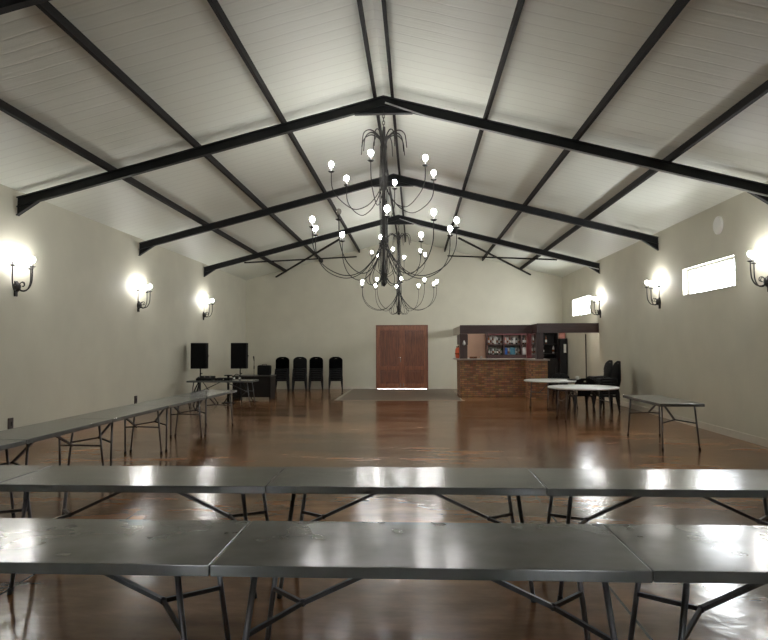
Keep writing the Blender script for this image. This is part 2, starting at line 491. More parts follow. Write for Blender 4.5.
# dull slab let into the floor before the door, with a pale edge
tag(MB().box(-1.9, 1.9, 19.75, YB - 0.02, 0.0, 0.006).build('trim_1', SLAB), kind='structure')
tag(MB().box(-2.0, 2.0, 19.62, 19.75, 0.0, 0.008).box(-2.0, -1.9, 19.75, YB - 0.02, 0, 0.008).box(1.9, 1.94, 19.75, 20.6, 0, 0.008).build('trim_2', SLABE), kind='structure')

# double door
dr = thing('door_1', None, None, ((DX0 + DX1) / 2, YB + 0.04, 0)); tag(dr, kind='structure')
W2 = (DX1 - DX0) / 2
fm = MB()
fm.box(-W2, -W2 + 0.05, -0.06, 0.08, 0, DZ); fm.box(W2 - 0.05, W2, -0.06, 0.08, 0, DZ); fm.box(-W2 + 0.05, W2 - 0.05, -0.06, 0.08, DZ - 0.05, DZ)
fm.build('door_frame', DOORD, dr)
for s in (-1, 1):
    a, b_ = (-W2 + 0.05, -0.0) if s < 0 else (0.0, W2 - 0.05)
    lf = MB(); B0 = 0.011
    st = 0.115
    lf.box(a, a + st, -0.035, 0.015, B0, DZ - 0.05); lf.box(b_ - st, b_, -0.035, 0.015, B0, DZ - 0.05)
    lf.box(a + st, b_ - st, -0.035, 0.015, DZ - 0.21, DZ - 0.05)
    lf.box(a + st, b_ - st, -0.035, 0.015, 0.74, 0.88)
    lf.box(a + st, b_ - st, -0.035, 0.015, B0, 0.20)
    leaf = lf.build('door_leaf', DOORW, dr)
    for z0, z1 in ((0.88, DZ - 0.21), (0.20, 0.74)):
        p = MB().box(a + st - 0.01, b_ - st + 0.01, -0.012, 0.008, z0 - 0.01, z1 + 0.01)
        p.box(a + st + 0.05, b_ - st - 0.05, -0.026, -0.01, z0 + 0.05, z1 - 0.05, 0.008)
        p.build('panel', DOORD, leaf)
    if s < 0:
        MB().box(b_ - 0.068, b_ - 0.042, -0.042, -0.035, 1.04, 1.24).tube([(b_ - 0.055, -0.04, 1.22), (b_ - 0.055, -0.085, 1.22), (b_ - 0.14, -0.085, 1.22)], 0.009, 8).build('handle', CHROME, leaf)
    bx_ = b_ - 0.055 if s < 0 else a + 0.055
    MB().box(bx_ - 0.014, bx_ + 0.014, -0.05, -0.035, 0.06, 0.22, 0.004).build('bolt', CHROME, leaf)

# ------------------------------------------------------------------ roof steel
def rafter(y, label, conduit=False, seen=True):
    root = thing('roof_rafter', label, 'roof beam', (0, y, 0), 0, 'steel rafters across the hall')
    D = 0.165
    for s in (-1, 1):
        m = MB()
        x0, x1 = s * 0.0, s * (HW - 0.015)
        def pr(za, zb, ya, yb, xa=x0, xb=x1):
            m.prism([(xa, zr(xa) + za), (xb, zr(xb) + za), (xb, zr(xb) + zb), (xa, zr(xa) + zb)], 'y', ya, yb)
        pr(-0.012, 0.0, -0.045, 0.045); pr(-D, -D + 0.012, -0.045, 0.045); pr(-D + 0.012, -0.012, -0.005, 0.005)
        m.build('rafter_beam', STEEL, root)
        h = MB()
        xe = s * (HW - 0.015); xi = s * (HW - 0.36)
        h.prism([(xe, zr(xe) - D), (xi, zr(xi) - D), (xe, zr(xe) - 0.30)], 'y', -0.008, 0.008)
        h.prism([(xi, zr(xi) - D), (xi - s * 0.02, zr(xi) - D - 0.0), (xe, zr(xe) - 0.312), (xe, zr(xe) - 0.30)], 'y', -0.045, 0.045)
        h.build('haunch', STEEL, root)
    g = MB()
    zb = zr(0) - D - 0.125
    g.prism([(0, zr(0) - D + 0.01), (-0.50, zb + 0.006), (-0.46, zb), (0.46, zb), (0.50, zb + 0.006)], 'y', -0.012, 0.012)
    g.box(-0.48, 0.48, -0.045, 0.045, zb - 0.012, zb)
    g.build('apex_plate', STEEL, root)
    if conduit:
        pts = [(0.03, -0.06, zr(0) - 0.13)] + [(x, -0.06, zr(x) - D - 0.005 - (0.02 if x > 0.5 else 0)) for x in (0.7, 2, 3.5, 5.0, HW - 0.05)]
        MB().tube(pts, 0.014, 8).build('conduit', CONDUIT, root)
    return root
rafter(Y1 - BAY, 'dark steel rafter nearest the camera, only its ends in the top corners')
rafter(Y1, 'dark steel rafter carrying the nearer chandelier, grey conduit along its right half', True)
rafter(Y1 + BAY, 'dark steel rafter between the two chandeliers, middle one of the three seen whole')
rafter(Y1 + 2 * BAY, 'dark steel rafter farthest back, over the bar and crossed braces', True)
for s, side in ((-1, 'left'), (1, 'right')):
    for k, (x, lab) in enumerate([(0.145, 'brown steel purlin just %s of the ridge'), (1.675, 'brown steel purlin on the %s roof slope, next below the ridge pair'),
                                  (3.14, 'brown steel purlin halfway down the %s roof slope'), (4.6, 'brown steel purlin lowest on the %s roof slope, nearest the wall')]):
        xx = s * x
        z0 = zr(xx) + 0.004
        m = MB()
        q = [(-0.022, 0.0), (0.022, 0.0), (0.022, 0.006), (-0.016, 0.006), (-0.016, 0.10), (0.022, 0.10), (0.022, 0.108), (-0.022, 0.108)]
        m.prism([(xx + s * a - s * SLOPE * b_ * 0, z0 + b_ - SLOPE * a) for a, b_ in q], 'y', YF + 0.02, YB - 0.005)
        tag(m.build('roof_purlin', PURLIN), lab % side, 'roof beam', 'steel purlins along the roof')
for s, side in ((-1, 'left'), (1, 'right')):
    y3 = Y1 + 2 * BAY
    tag(MB().bar((s * 4.9, y3 + 0.08, 4.33), (s * 1.80, YB - 0.01, 5.19), 0.05, 0.05).build('roof_brace', PURLIN),
        'thin steel brace looking almost level beside the far gable, %s of the two crossed pairs' % side, 'roof brace', 'crossed wind braces in the far roof bay')
    tag(MB().bar((s * 1.88, y3 + 0.08, 5.04), (s * 4.99, YB - 0.01, 4.42), 0.05, 0.05).build('roof_brace', PURLIN),
        'thin steel brace sloping steeply down outwards beside the far gable, on the %s roof slope' % side, 'roof brace', 'crossed wind braces in the far roof bay')

# ------------------------------------------------------------------ chandeliers and sconces
def arc(pts, n=14):
    """Catmull-Rom through pts"""
    P = [Vector(p) for p in pts]
    P = [P[0] * 2 - P[1]] + P + [P[-1] * 2 - P[-2]]
    out = []
    for i in range(1, len(P) - 2):
        for k in range(n):
            t = k / n
            a, b_, c, d = P[i - 1], P[i], P[i + 1], P[i + 2]
            out.append(0.5 * ((2 * b_) + (c - a) * t + (2 * a - 5 * b_ + 4 * c - d) * t * t + (3 * b_ - a - 3 * c + d) * t ** 3))
    out.append(P[-2])
    return out

def bulb_parts(parent, c, lit=True):
    x, y, z = c
    MB().lathe([(0.0, z - 0.018), (0.03, z - 0.012), (0.052, z + 0.004), (0.05, z + 0.008), (0.016, z + 0.004), (0.016, z + 0.07), (0.0, z + 0.07)], 12, (x, y, 0)).build('candle_cup', IRON, parent)
    b = MB().lathe([(0.0, z + 0.07), (0.018, z + 0.072), (0.036, z + 0.10), (0.041, z + 0.125), (0.034, z + 0.15), (0.016, z + 0.165), (0.0, z + 0.168)], 12, (x, y, 0)).build('bulb', LIT if lit else CLEAR, parent)
    if not lit: b['label'] = 'unlit clear bulb'

def chandelier(y, label, dead):
    root = thing('chandelier', label, 'chandelier', (0, y, 2.6), 0, 'iron chandeliers under the ridge')
    Z = -2.6
    ch = MB()
    zz = 5.53; k = 0
    while zz > 5.27:
        c = Vector((0, 0, zz + Z - 0.028)); ax = Vector((1, 0, 0)) if k % 2 else Vector((0, 1, 0))
        ch.tube([c + ax * 0.02 * math.cos(t) + Vector((0, 0, 0.036 * math.sin(t))) for t in [2 * PI * i / 12 for i in range(12)]], 0.0055, 6, closed=True)
        zz -= 0.056; k += 1
    ch.build('chain', IRON, root)
    st = MB().lathe([(0.0, 2.62), (0.02, 2.64), (0.05, 2.68), (0.03, 2.72), (0.045, 2.80), (0.03, 2.95), (0.03, 3.30), (0.06, 3.36), (0.035, 3.44),
                     (0.03, 4.2), (0.06, 4.28), (0.035, 4.38), (0.03, 4.85), (0.06, 4.92), (0.04, 5.02), (0.022, 5.2), (0.012, 5.27), (0.0, 5.275)], 14, (0, 0, Z))
    st.build('stem', IRON, root)
    rods = MB()
    for i in range(8):
        a = 2 * PI * i / 8
        c, s = math.cos(a), math.sin(a)
        rods.tube(arc([(c * 0.05, s * 0.05, 4.9 + Z), (c * 0.07, s * 0.07, 4.2 + Z), (c * 0.06, s * 0.06, 3.5 + Z), (c * 0.09, s * 0.09, 3.0 + Z), (c * 0.03, s * 0.03, 2.72 + Z)], 5), 0.0055, 6)
    rods.build('stem_rods', IRON, root)
    for i in range(12):
        a = 2 * PI * i / 12 + 0.1
        c, s = math.cos(a), math.sin(a)
        rr = 0.42 if i % 2 else 0.33
        p = arc([(c * 0.03, s * 0.03, 4.90 + Z), (c * 0.06, s * 0.06, 5.06 + Z), (c * rr * 0.55, s * rr * 0.55, 5.17 + Z), (c * rr * 0.9, s * rr * 0.9, 5.10 + Z), (c * rr, s * rr, 4.86 + Z)], 6)
        MB().tube(p, 0.014, 6, 0.007).build('crown_leaf', IRON, root)
    for n, R_, zb, za, zlow, off in ((6, 0.88, 4.45, 4.26, 3.87, -10), (10, 1.2, 3.53, 3.36, 2.79, 5)):
        for i in range(n):
            th = math.radians(off + 360 / n * i)
            c, s = math.sin(th), -math.cos(th)
            P = lambda r, z: (c * r, s * r, z + Z)
            p = arc([P(0.04, za), P(0.10 + R_ * 0.05, za - (za - zlow) * 0.45), P(R_ * 0.34, zlow + 0.06), P(R_ * 0.58, zlow), P(R_ * 0.84, zlow + 0.14), P(R_ * 0.98, zlow + (zb - zlow) * 0.55), P(R_, zb)], 6)
            arm = MB().tube(p, 0.0075, 6).build('arm', IRON, root)
            bulb_parts(arm, P(R_, zb), not (dead and n == 10 and i == 9))
        # smaller inner basket of the lower tier
    for i in range(8):
        a = 2 * PI * i / 8 + 0.2
        c, s = math.cos(a), math.sin(a)
        P = lambda r, z: (c * r, s * r, z + Z)
        MB().tube(arc([P(0.03, 3.3), P(0.22, 2.95), P(0.30, 2.78), P(0.24, 2.66), P(0.10, 2.70), P(0.02, 2.85)], 6), 0.006, 6).build('scroll', IRON, root)
    return root
chandelier(Y1 - 0.0, 'large black iron chandelier hung nearest, two tiers of bulbs with one unlit', True)
chandelier(Y1 + 2 * BAY, 'smaller looking black iron chandelier hung behind the near one, low before the far wall', False)

def sconce(label, loc, rz):
    root = thing('wall_sconce', label, 'wall light', loc, rz, 'three armed iron wall sconces')
    # local: wall plane at y=0, out from wall is -y
    MB().box(-0.035, 0.035, -0.03, 0.0, -0.14, 0.12, 0.008).ball((0, -0.03, 0.02), 0.065, 12, 8, 1.3).build('back_plate', IRON, root)
    for th in (-72, 0, 72):
        t = math.radians(th); c, s = math.sin(t), -math.cos(t)
        P = lambda r, z: (c * r, s * r - 0.03, z)
        arm = MB().tube(arc([P(0.02, 0.0), P(0.10, -0.045), P(0.19, -0.02), P(0.25, 0.08), P(0.265, 0.22), P(0.265, 0.345)], 6), 0.011, 6)
        arm.tube(arc([P(0.03, 0.03), P(0.08, 0.10), P(0.13, 0.09), P(0.135, 0.04), P(0.10, 0.035)], 6), 0.007, 6)
        arm = arm.build('arm', IRON, root)
        bulb_parts(arm, P(0.265, 0.355))
    return root
ZS = 2.65
sc = None
for s, side in ((-1, 'left'), (1, 'right')):
    for k, word in ((0, 'nearest the camera on the %s wall'), (1, 'middle of the three on the %s wall'), (2, 'farthest back on the %s wall')):
        lab = 'black iron three-bulb wall sconce, ' + word % side
        if s > 0 and k == 0: lab = 'black iron three-bulb wall sconce cut off by the right frame edge'
        if s > 0 and k == 1: lab = 'black iron three-bulb wall sconce between the two high windows of the right wall'
        if s > 0 and k == 2: lab = 'black iron three-bulb wall sconce above the bar tables, beside the far high window'
        yy = Y1 + k * BAY + (0.15 if s > 0 and k == 0 else 0)
        rz = PI / 2 if s < 0 else -PI / 2
        if sc is None: sc = sconce(lab, (s * HW, yy, ZS), rz)
        else: place(sc, True, (s * HW, yy, ZS), rz, lab)

tag(MB().lathe([(0.0, 0.0), (0.17, 0.0), (0.17, 0.03), (0.15, 0.045), (0.0, 0.05)], 28).build('wall_disc', WHITEP, None, (HW, 12.2, 3.9)), 'round white disc fixed high on the right wall above the near window', 'wall fitting')
bpy.data.objects['wall_disc'].rotation_euler = (0, -PI / 2, 0)
for y, l in ((10.33, 'dark wall socket low on the left wall, nearer the camera'), (15.08, 'dark wall socket low on the left wall, farther towards the speakers')):
    r = thing('wall_socket', l, 'socket', (-HW + 0.02 - 0.02, y, 0.38), 0, 'wall sockets on the left wall')
    MB().box(0, 0.025, -0.06, 0.06, -0.11, 0.11, 0.006).build('socket_plate', SOCK, r)
    MB().box(0.02, 0.032, -0.015, 0.015, -0.02, 0.05).build('switch', BLACKP, r)

# ------------------------------------------------------------------ folding tables
TH, TL, TD = 0.74, 1.815, 0.69
def folding_table(L_=TL):
    root = thing('folding_table', '', 'table', (0, 0, 0), 0)
    h = L_ / 2; d = TD / 2
    MB().box(-h, h, -d, d, TH - 0.048, TH, 0.005).build('tabletop', TOP, root)
    for s in (-1, 1):
        X = lambda inset: s * (h - inset)
        for t in (-1, 1):
            leg = MB().tube([(X(0.17), t * 0.255, TH - 0.045), (X(0.08), t * 0.285, 0.012)], 0.0135, 10).build('leg', LEGM, root)
            MB().tube([(X(0.0844), t * 0.2835, 0.045), (X(0.0785), t * 0.2855, 0.0)], 0.0175, 10).build('rubber_foot', RUBBER, leg)
        xi = lambda z: X(0.17 - 0.09 * (TH - 0.045 - z) / 0.68)
        b = MB()
        b.bar((X(0.33), 0, 0.455), (X(0.84), 0, TH - 0.05), 0.026, 0.02)
        for t in (-1, 1):
            b.bar((X(0.33), 0, 0.455), (xi(0.42), t * 0.266, 0.42), 0.016, 0.02)
        b.ball((X(0.33), 0, 0.455), 0.018, 10, 6)
        b.build('brace', BRACE, root)
    return root
ft = folding_table()
G1, G2, G3 = 'grey folding tables set end to end', 'grey folding tables set end to end', 'grey folding tables set end to end'
used = False
R1, R2 = 3.02, 4.52
for i, (cx, cy, rz, lab) in enumerate([
    (-0.36 - 0.91, R1, 0, 'grey folding table at the left end of the row nearest the camera'),
    (-0.36 + 0.91, R1, 0, 'grey folding table in the middle of the nearest row, broad light patch on its top'),
    (1.46 + 0.91, R1 + 0.005, 0, 'grey folding table at the right end of the nearest row, brightest window glare on it'),
    (-0.48 - 0.91, R2, 0, 'grey folding table in the second row, left of its middle table'),
    (-0.48 + 0.91, R2 + 0.01, 0, 'grey folding table in the middle of the second row from the camera'),
    (1.34 + 0.91, R2, 0, 'grey folding table at the right end of the second row, window glare on it'),
    (-3.70, 5.30, PI / 2, 'grey folding table nearest the camera in the row along the left wall'),
    (-3.70, 7.12, PI / 2, 'grey folding table second from the camera in the row along the left wall'),
    (-3.70, 8.94, PI / 2, 'grey folding table third from the camera in the row along the left wall'),
    (-3.69, 10.76, PI / 2, 'grey folding table second from the far end of the left wall row'),
    (-3.66, 12.60, PI / 2 - 0.02, 'grey folding table at the far end of the left wall row, nearest the speakers'),
    (4.68, 11.2, PI / 2, 'lone grey folding table standing by the right wall under the windows'),
    (-4.79, 17.46, 0, 'grey folding table between the speakers, carrying sound gear')]):
    o = place(ft, used, (cx, cy, 0), rz, lab, 'grey folding tables')
    used = True
# a shorter one closes the second row on the left
st = folding_table(0.98)
st.location = (-0.48 - 1.82 - 0.005 - 0.49, R2, 0)
tag(st, 'short grey folding table at the left frame edge, ending the second row', 'table', 'grey folding tables')

def round_table():
    root = thing('round_table', '', 'table')
    MB().lathe([(0.0, 0.70), (0.75, 0.70), (0.77, 0.71), (0.775, 0.725), (0.768, 0.74), (0.0, 0.742)], 64).build('tabletop', WHITETOP, root)
    for s in (-1, 1):
        for t in (-1, 1):
            leg = MB().tube([(s * 0.46, t * 0.33, 0.70), (s * 0.50, t * 0.36, 0.012)], 0.0135, 10).build('leg', LEGM, root)
            MB().tube([(s * 0.4985, t * 0.359, 0.04), (s * 0.5005, t * 0.3604, 0.0)], 0.017, 10).build('rubber_foot', RUBBER, leg)
        MB().tube([(s * 0.475, -0.342, 0.42), (s * 0.475, 0.342, 0.42)], 0.009, 8).build('crossbar', BRACE, root)
        MB().bar((s * 0.475, 0, 0.42), (s * 0.12, 0, 0.70), 0.022, 0.016).build('brace', BRACE, root)
    return root
rt = round_table()
place(rt, False, (4.26, 14.62, 0), 0.05, 'white round folding table nearer the camera, beside the right wall', 'white round tables')
place(rt, True, (4.20, 17.45, 0), 0.5, 'white round folding table farther back, before the brick bar', 'white round tables')

# ------------------------------------------------------------------ chairs
def chair():
    root = thing('plastic_chair', '', 'chair')
    # front is +y
    MB().grid(lambda u, v: Vector(((u - 0.5) * (0.414 - 0.02 * (1 - v)), -0.183 + 0.376 * v, 0.425 + 0.014 * (2 * u - 1) ** 2 - 0.012 * math.sin(v * PI * 0.9) - 0.9 * max(0, v - 0.85) ** 2)), 10, 10, 0.008).box(-0.2, 0.2, 0.184, 0.190, 0.374, 0.415).box(-0.203, -0.198, -0.165, 0.178, 0.374, 0.42).box(0.198, 0.203, -0.165, 0.178, 0.374, 0.42).build('seat', BLACKP, root)
    def back(u, v):
        k = min(1, max(0, (v - 0.25) / 0.2)); k = k * k * (3 - 2 * k)
        w = 0.15 + 0.085 * k
        if v > 0.66: w *= max(0.16, 1 - ((v - 0.66) / 0.355) ** 2.3) ** 0.5
        x = (2 * u - 1) * w
        return Vector((x, -0.187 - 0.12 * v - 0.02 * v * v + 0.02 * v * (x / 0.225) ** 2, 0.425 + 0.432 * v))
    MB().grid(back, 12, 14, 0.007, lambda i, j: j in (11,) and 5 <= i <= 6).build('backrest', BLACKP, root)
    for sx in (-1, 1):
        for sy in (-1, 1):
            top = Vector((sx * 0.2155, 0.203 if sy > 0 else -0.190, 0.418)); foot = Vector((sx * 0.2445, 0.25 if sy > 0 else -0.245, 0.0))
            m = MB()
            for dx, dy in ((1, 0), (0, 1)):
                vs = []
                for p, w in ((top, 0.056), (foot, 0.036)):
                    a = p; b_ = p - Vector((sx * w * dx, sy * w * dy, 0))
                    tk = Vector((-sx * 0.003 * dy, -sy * 0.003 * dx, 0))
                    vs += [m.bm.verts.new(q) for q in (a, b_, b_ + tk, a + tk)]
                f = m.bm.faces.new
                f(vs[0:4]); f(vs[4:8][::-1])
                for i in range(4): f((vs[i], vs[(i + 1) % 4], vs[(i + 1) % 4 + 4], vs[i + 4]))
            m.build('leg', BLACKP, root)
    for c in KIDS(root): c.data.transform(Matrix.Diagonal((1.10, 1.05, 1, 1)))
    return root
pc = chair()
used = False
PITCH = 0.069
def stack(x, y, rz, n, where, group, pitch=PITCH):
    global used
    for k in range(n):
        w = 'lowest' if k == 0 else ('topmost' if k == n - 1 else ORD[k] + ' from bottom')
        place(pc, used, (x, y, pitch * k), rz, 'black plastic chair, %s in %s' % (w, where), group)
        used = True
for x, w in ((-4.50, 'the leftmost stack by the far wall'), (-3.83, 'the second stack from left by far wall'),
             (-3.21, 'the third stack from left by far wall'), (-2.47, 'the rightmost stack by the far wall')):
    stack(x, 23.85, PI + 0.12, 7, w, 'stacked black chairs by the far wall')
stack(5.30, 16.45, PI / 2 + 0.05, 7, 'the nearer stack by the right wall', 'stacked black chairs by the right wall')
stack(5.34, 17.25, PI / 2 + 0.1, 7, 'the farther stack by the right wall', 'stacked black chairs by the right wall')
place(pc, True, (4.63, 16.28, 0), 0.12, 'single black plastic chair between the two white round tables', 'loose black chairs')
place(pc, True, (4.72, 18.62, 0), PI, 'single black plastic chair behind the farther white round table', 'loose black chairs')

# ------------------------------------------------------------------ things on the far round table
tag(MB().lathe([(0.0, 0.0), (0.17, 0.0), (0.20, 0.018), (0.195, 0.022), (0.165, 0.008), (0.0, 0.008)], 24).build('serving_tray', BLACKP, None, (4.72, 17.25, 0.743)), 'dark round tray on the farther white round table', 'tray')
cp = thing('cup', 'small white cup on the dark tray on the farther round table', 'cup', (4.78, 17.22, 0.752))
MB().lathe([(0.0, 0.0), (0.03, 0.0), (0.042, 0.05), (0.045, 0.09), (0.040, 0.09), (0.034, 0.012), (0.0, 0.012)], 16).build('cup_body', WHITEP, cp)
MB().tube(arc([(0.04, 0, 0.075), (0.075, 0, 0.07), (0.075, 0, 0.035), (0.038, 0, 0.03)], 5), 0.005, 6).build('cup_handle', WHITEP, cp)

# ------------------------------------------------------------------ the bar
BX0, BY0, PX0, PX1, PY0 = 1.98, 21.2, 4.10, 4.60, 20.1
bc = thing('bar_counter', 'brown brick bar counter in the far right corner', 'bar', (3.2, 21.3, 0))
def loc_box(m, x0, x1, y0, y1, z0, z1, bev=0): return m.box(x0 - 3.2, x1 - 3.2, y0 - 21.3, y1 - 21.3, z0, z1, bev)
loc_box(MB(), BX0, PX0, BY0, BY0 + 0.23, 0, 1.20).build('brick_front', BRICK, bc)
loc_box(MB(), BX0, BX0 + 0.23, BY0 + 0.23, 22.9, 0, 1.20).build('brick_return', BRICK, bc)
loc_box(MB(), PX0, PX1, PY0, BY0 + 0.23, 0, 1.20).build('brick_pier', BRICK, bc)
wt = MB()
wt.prism([(BX0 - 0.13, BY0 - 0.12), (PX0 - 0.06, BY0 - 0.12), (PX0 - 0.06, PY0 - 0.06), (PX1 + 0.06, PY0 - 0.06), (PX1 + 0.06, BY0 + 0.42), (BX0 + 0.4, BY0 + 0.42), (BX0 + 0.4, 22.95), (BX0 - 0.13, 22.95)], 'z', 1.20, 1.245)
tag(wt.build('bar_worktop', WTOP), 'pale worktop running along the top of the brick bar', 'worktop')
fs = thing('bar_fascia', 'dark maroon timber fascia hung over the brick bar, stepping forward to the right wall', 'fascia', (3.2, 21.1, 2.06))
def fb(x0, x1, y0, y1, z0, z1): return MB().box(x0 - 3.2, x1 - 3.2, y0 - 21.1, y1 - 21.1, z0 - 2.06, z1 - 2.06, 0.004)
fb(1.97, 4.30, 21.10, 21.15, 2.06, 2.345).build('fascia_board', FASC, fs)
fb(4.30, HW - 0.003, 20.15, 20.20, 2.06, 2.36).build('fascia_board', FASC, fs)
fb(4.30, 4.35, 20.20, 21.15, 2.06, 2.355).build('return_board', FASC, fs)
o = fb(1.97, 2.01, 21.15, YB - 0.03, 2.06, 2.33).build('return_board', GLOWB, fs); o['label'] = 'side return board, lamp glow painted into its pale colour'
lp = thing('bar_post', 'dark timber post at the left end of the bar counter', 'post', (2.10, 21.32, 1.245))
MB().box(-0.125, 0.125, -0.06, 0.30, 0, 0.815, 0.006).build('post_shaft', POSTW, lp)
MB().box(-0.05, 0.07, -0.10, -0.06, 0.42, 0.44).build('bracket', BLACKP, lp)
MB().lathe([(0, 0.44), (0.035, 0.44), (0.05, 0.50), (0.03, 0.56), (0.015, 0.60), (0.0, 0.60)], 12, (0.01, -0.105, 0)).build('ornament', BOT['clear'], lp)
tag(MB().box(4.28, 4.50, 20.21, 20.45, 1.245, 2.06, 0.006).build('bar_post', POSTW), 'dark timber post standing on the brick pier under the fascia', 'post')
tag(MB().box(4.16, 4.32, 21.22, 21.36, 1.245, 2.06, 0.006).build('bar_post', REDP), 'red painted post behind the dark post on the bar', 'post')
ja = thing('ceramic_jar', 'orange red jar on the left end of the bar worktop', 'jar', (2.0, 21.95, 1.245))
MB().lathe([(0, 0), (0.085, 0), (0.10, 0.04), (0.11, 0.16), (0.10, 0.28), (0.08, 0.33), (0.0, 0.335)], 20).build('jar_body', ORANGE, ja)
MB().lathe([(0, 0.335), (0.085, 0.335), (0.08, 0.365), (0.02, 0.38), (0.02, 0.40), (0, 0.402)], 20).build('jar_lid', BOT['brown'], ja)
MB().lathe([(0.108, 0.12), (0.114, 0.13), (0.114, 0.15), (0.108, 0.16)], 20).build('band', BOT['brown'], ja)
for c in KIDS(ja): c.data.transform(Matrix.Diagonal((1.3, 1.3, 1.1, 1)))
hc = thing('hanging_cabinet', 'small dark cabinet hung above the orange red jar', 'cabinet', (2.16, 22.6, 1.70))
MB().box(-0.15, 0.15, -0.5, 0.5, 0, 0.36, 0.005).build('cabinet_body', POSTW, hc)
MB().box(-0.158, -0.15, -0.47, 0.47, 0.03, 0.33).build('cabinet_door', SHELFW, hc)
tag(MB().box(-0.12, 0.12, -0.07, 0.07, 0, 0.065, 0.008).build('box', BOT['brown'], None, (2.42, 21.4, 1.245)), 'low brown box on the bar worktop beside the left post', 'box')
di = thing('ashtray_stand', 'small silver dish on the bar worktop right of the brown box', 'dish', (2.68, 21.38, 1.245))
MB().lathe([(0, 0), (0.05, 0), (0.02, 0.012), (0.02, 0.045), (0.075, 0.065), (0.07, 0.068), (0.0, 0.05)], 18).build('dish_bowl', CHROME, di)
di.name = 'footed_dish'
tag(MB().box(2.30, 3.22, YB - 0.045, YB - 0.005, 0, 2.34, 0.003).build('wall_board', TAN), 'tan pink board covering the wall behind the bar', 'panel')

# shelves with bottles
SY0, SY1 = 24.50, YB - 0.01
sh = thing('bar_shelf', 'dark red timber shelf unit of bottles on the wall behind the bar', 'shelf', (4.2, 24.7, 0))
def sb(x0, x1, y0, y1, z0, z1): return MB().box(x0 - 4.2, x1 - 4.2, y0 - 24.7, y1 - 24.7, z0, z1)
SX = [3.24, 3.87, 4.53, 5.12]
for x in SX: sb(x - 0.025, x + 0.025, SY0, SY1 - 0.02, 1.33, 2.30).build('upright', SHELFW, sh)
for z in (1.30, 1.69, 2.30):
    sb(SX[0] - 0.025, SX[-1] + 0.025, SY0, SY1 - 0.02, z, z + 0.03).build('shelf_board', SHELFW, sh)
sb(SX[0], SX[-1], SY1 - 0.02, SY1, 1.33, 2.30).build('back_panel', PALE, sh)
sb(SX[0] - 0.025, SX[-1] + 0.025, SY0 - 0.02, SY1, 0, 1.30).build('base_cabinet', SHELFW, sh)
sb(SX[0] + 0.03, SX[-1] - 0.03, SY0 - 0.01, SY0 + 0.02, 2.07, 2.30).build('pelmet', REDP, sh)
def bottle(kind, h, r, style):
    root = thing('bottle', '', 'bottle', (0, 0, 0), 0, 'bottles on the bar shelves')
    if style == 'round':
        MB().lathe([(0, 0), (r, 0), (r, h * 0.6), (r * 0.8, h * 0.7), (r * 0.35, h * 0.78), (r * 0.33, h * 0.95), (0, h * 0.95)], 12).build('bottle_body', BOT[kind], root)
        MB().lathe([(0, h * 0.93), (r * 0.4, h * 0.93), (r * 0.4, h), (0, h)], 10).build('cap', BOT['dark'] if kind != 'dark' else BOT['white'], root)
        MB().lathe([(r * 1.015, h * 0.18), (r * 1.03, h * 0.2), (r * 1.03, h * 0.46), (r * 1.015, h * 0.48)], 12).build('paper_label', BOT['white'] if kind not in ('white', 'clear') else BOT['brown'], root)
    else:
        MB().box(-r, r, -r * 0.7, r * 0.7, 0, h * 0.84, 0.012).lathe([(0, h * 0.84), (r * 0.3, h * 0.84), (r * 0.3, h * 0.93), (0, h * 0.93)], 10).build('bottle_body', BOT[kind], root)
        MB().lathe([(0, h * 0.92), (r * 0.36, h * 0.92), (r * 0.36, h), (0, h)], 10).build('cap', BOT['dark'], root)
    return root
ROWS = [
    ('upper shelf of the left bay', 1.72, 3.31, 0.079, [('amber', .33, .036, 'round'), ('white', .34, .036, 'round'), ('brown', .30, .034, 'round'), ('white', .32, .038, 'box'), ('clear', .33, .034, 'round'), ('dark', .31, .036, 'round'), ('white', .27, .034, 'round')]),
    ('lower shelf of the left bay', 1.33, 3.31, 0.079, [('green', .30, .036, 'round'), ('dark', .27, .034, 'round'), ('clear', .29, .036, 'round'), ('green', .31, .036, 'round'), ('dark', .28, .034, 'round'), ('white', .27, .034, 'round'), ('green', .30, .036, 'round')]),
    ('upper shelf of the middle bay', 1.72, 3.94, 0.085, [('pink', .32, .036, 'round'), ('white', .30, .034, 'round'), ('brown', .33, .036, 'round'), ('dark', .31, .036, 'round'), ('clear', .28, .036, 'box'), ('dark', .32, .036, 'round'), ('white', .26, .03, 'round')]),
    ('lower shelf of the middle bay', 1.33, 3.96, 0.1, [('blue', .31, .048, 'box'), ('white', .27, .036, 'round'), ('teal', .33, .05, 'box'), ('teal', .32, .048, 'box'), ('dark', .28, .036, 'round'), ('white', .25, .034, 'round')]),
    ('upper shelf of the right bay', 1.72, 4.62, 0.095, [('dark', .33, .038, 'round'), ('brown', .31, .036, 'round'), ('dark', .32, .036, 'round'), ('clear', .30, .036, 'round'), ('white', .31, .036, 'round')]),
    ('lower shelf of the right bay', 1.33, 4.63, 0.105, [('clear', .32, .048, 'box'), ('white', .30, .046, 'box'), ('clear', .31, .04, 'round'), ('white', .28, .04, 'round'), ('clear', .30, .036, 'round')]),
]
PB = {}
for where, z, x, dx, items in ROWS:
    n = len(items)
    for i, it in enumerate(items):
        w = 'leftmost' if i == 0 else ('rightmost' if i == n - 1 else ORD[i] + ' from the left')
        nm = {'dark': 'dark', 'clear': 'pale clear'}.get(it[0], it[0])
        lab = '%s bottle, %s, %s behind the bar' % (nm, w, where)
        if it in PB: o = place(PB[it], True, (x + dx * i, 24.68, z + 0.003), 0, lab)
        else: PB[it] = o = bottle(*it); o.location = (x + dx * i, 24.68, z + 0.003); o['label'] = lab

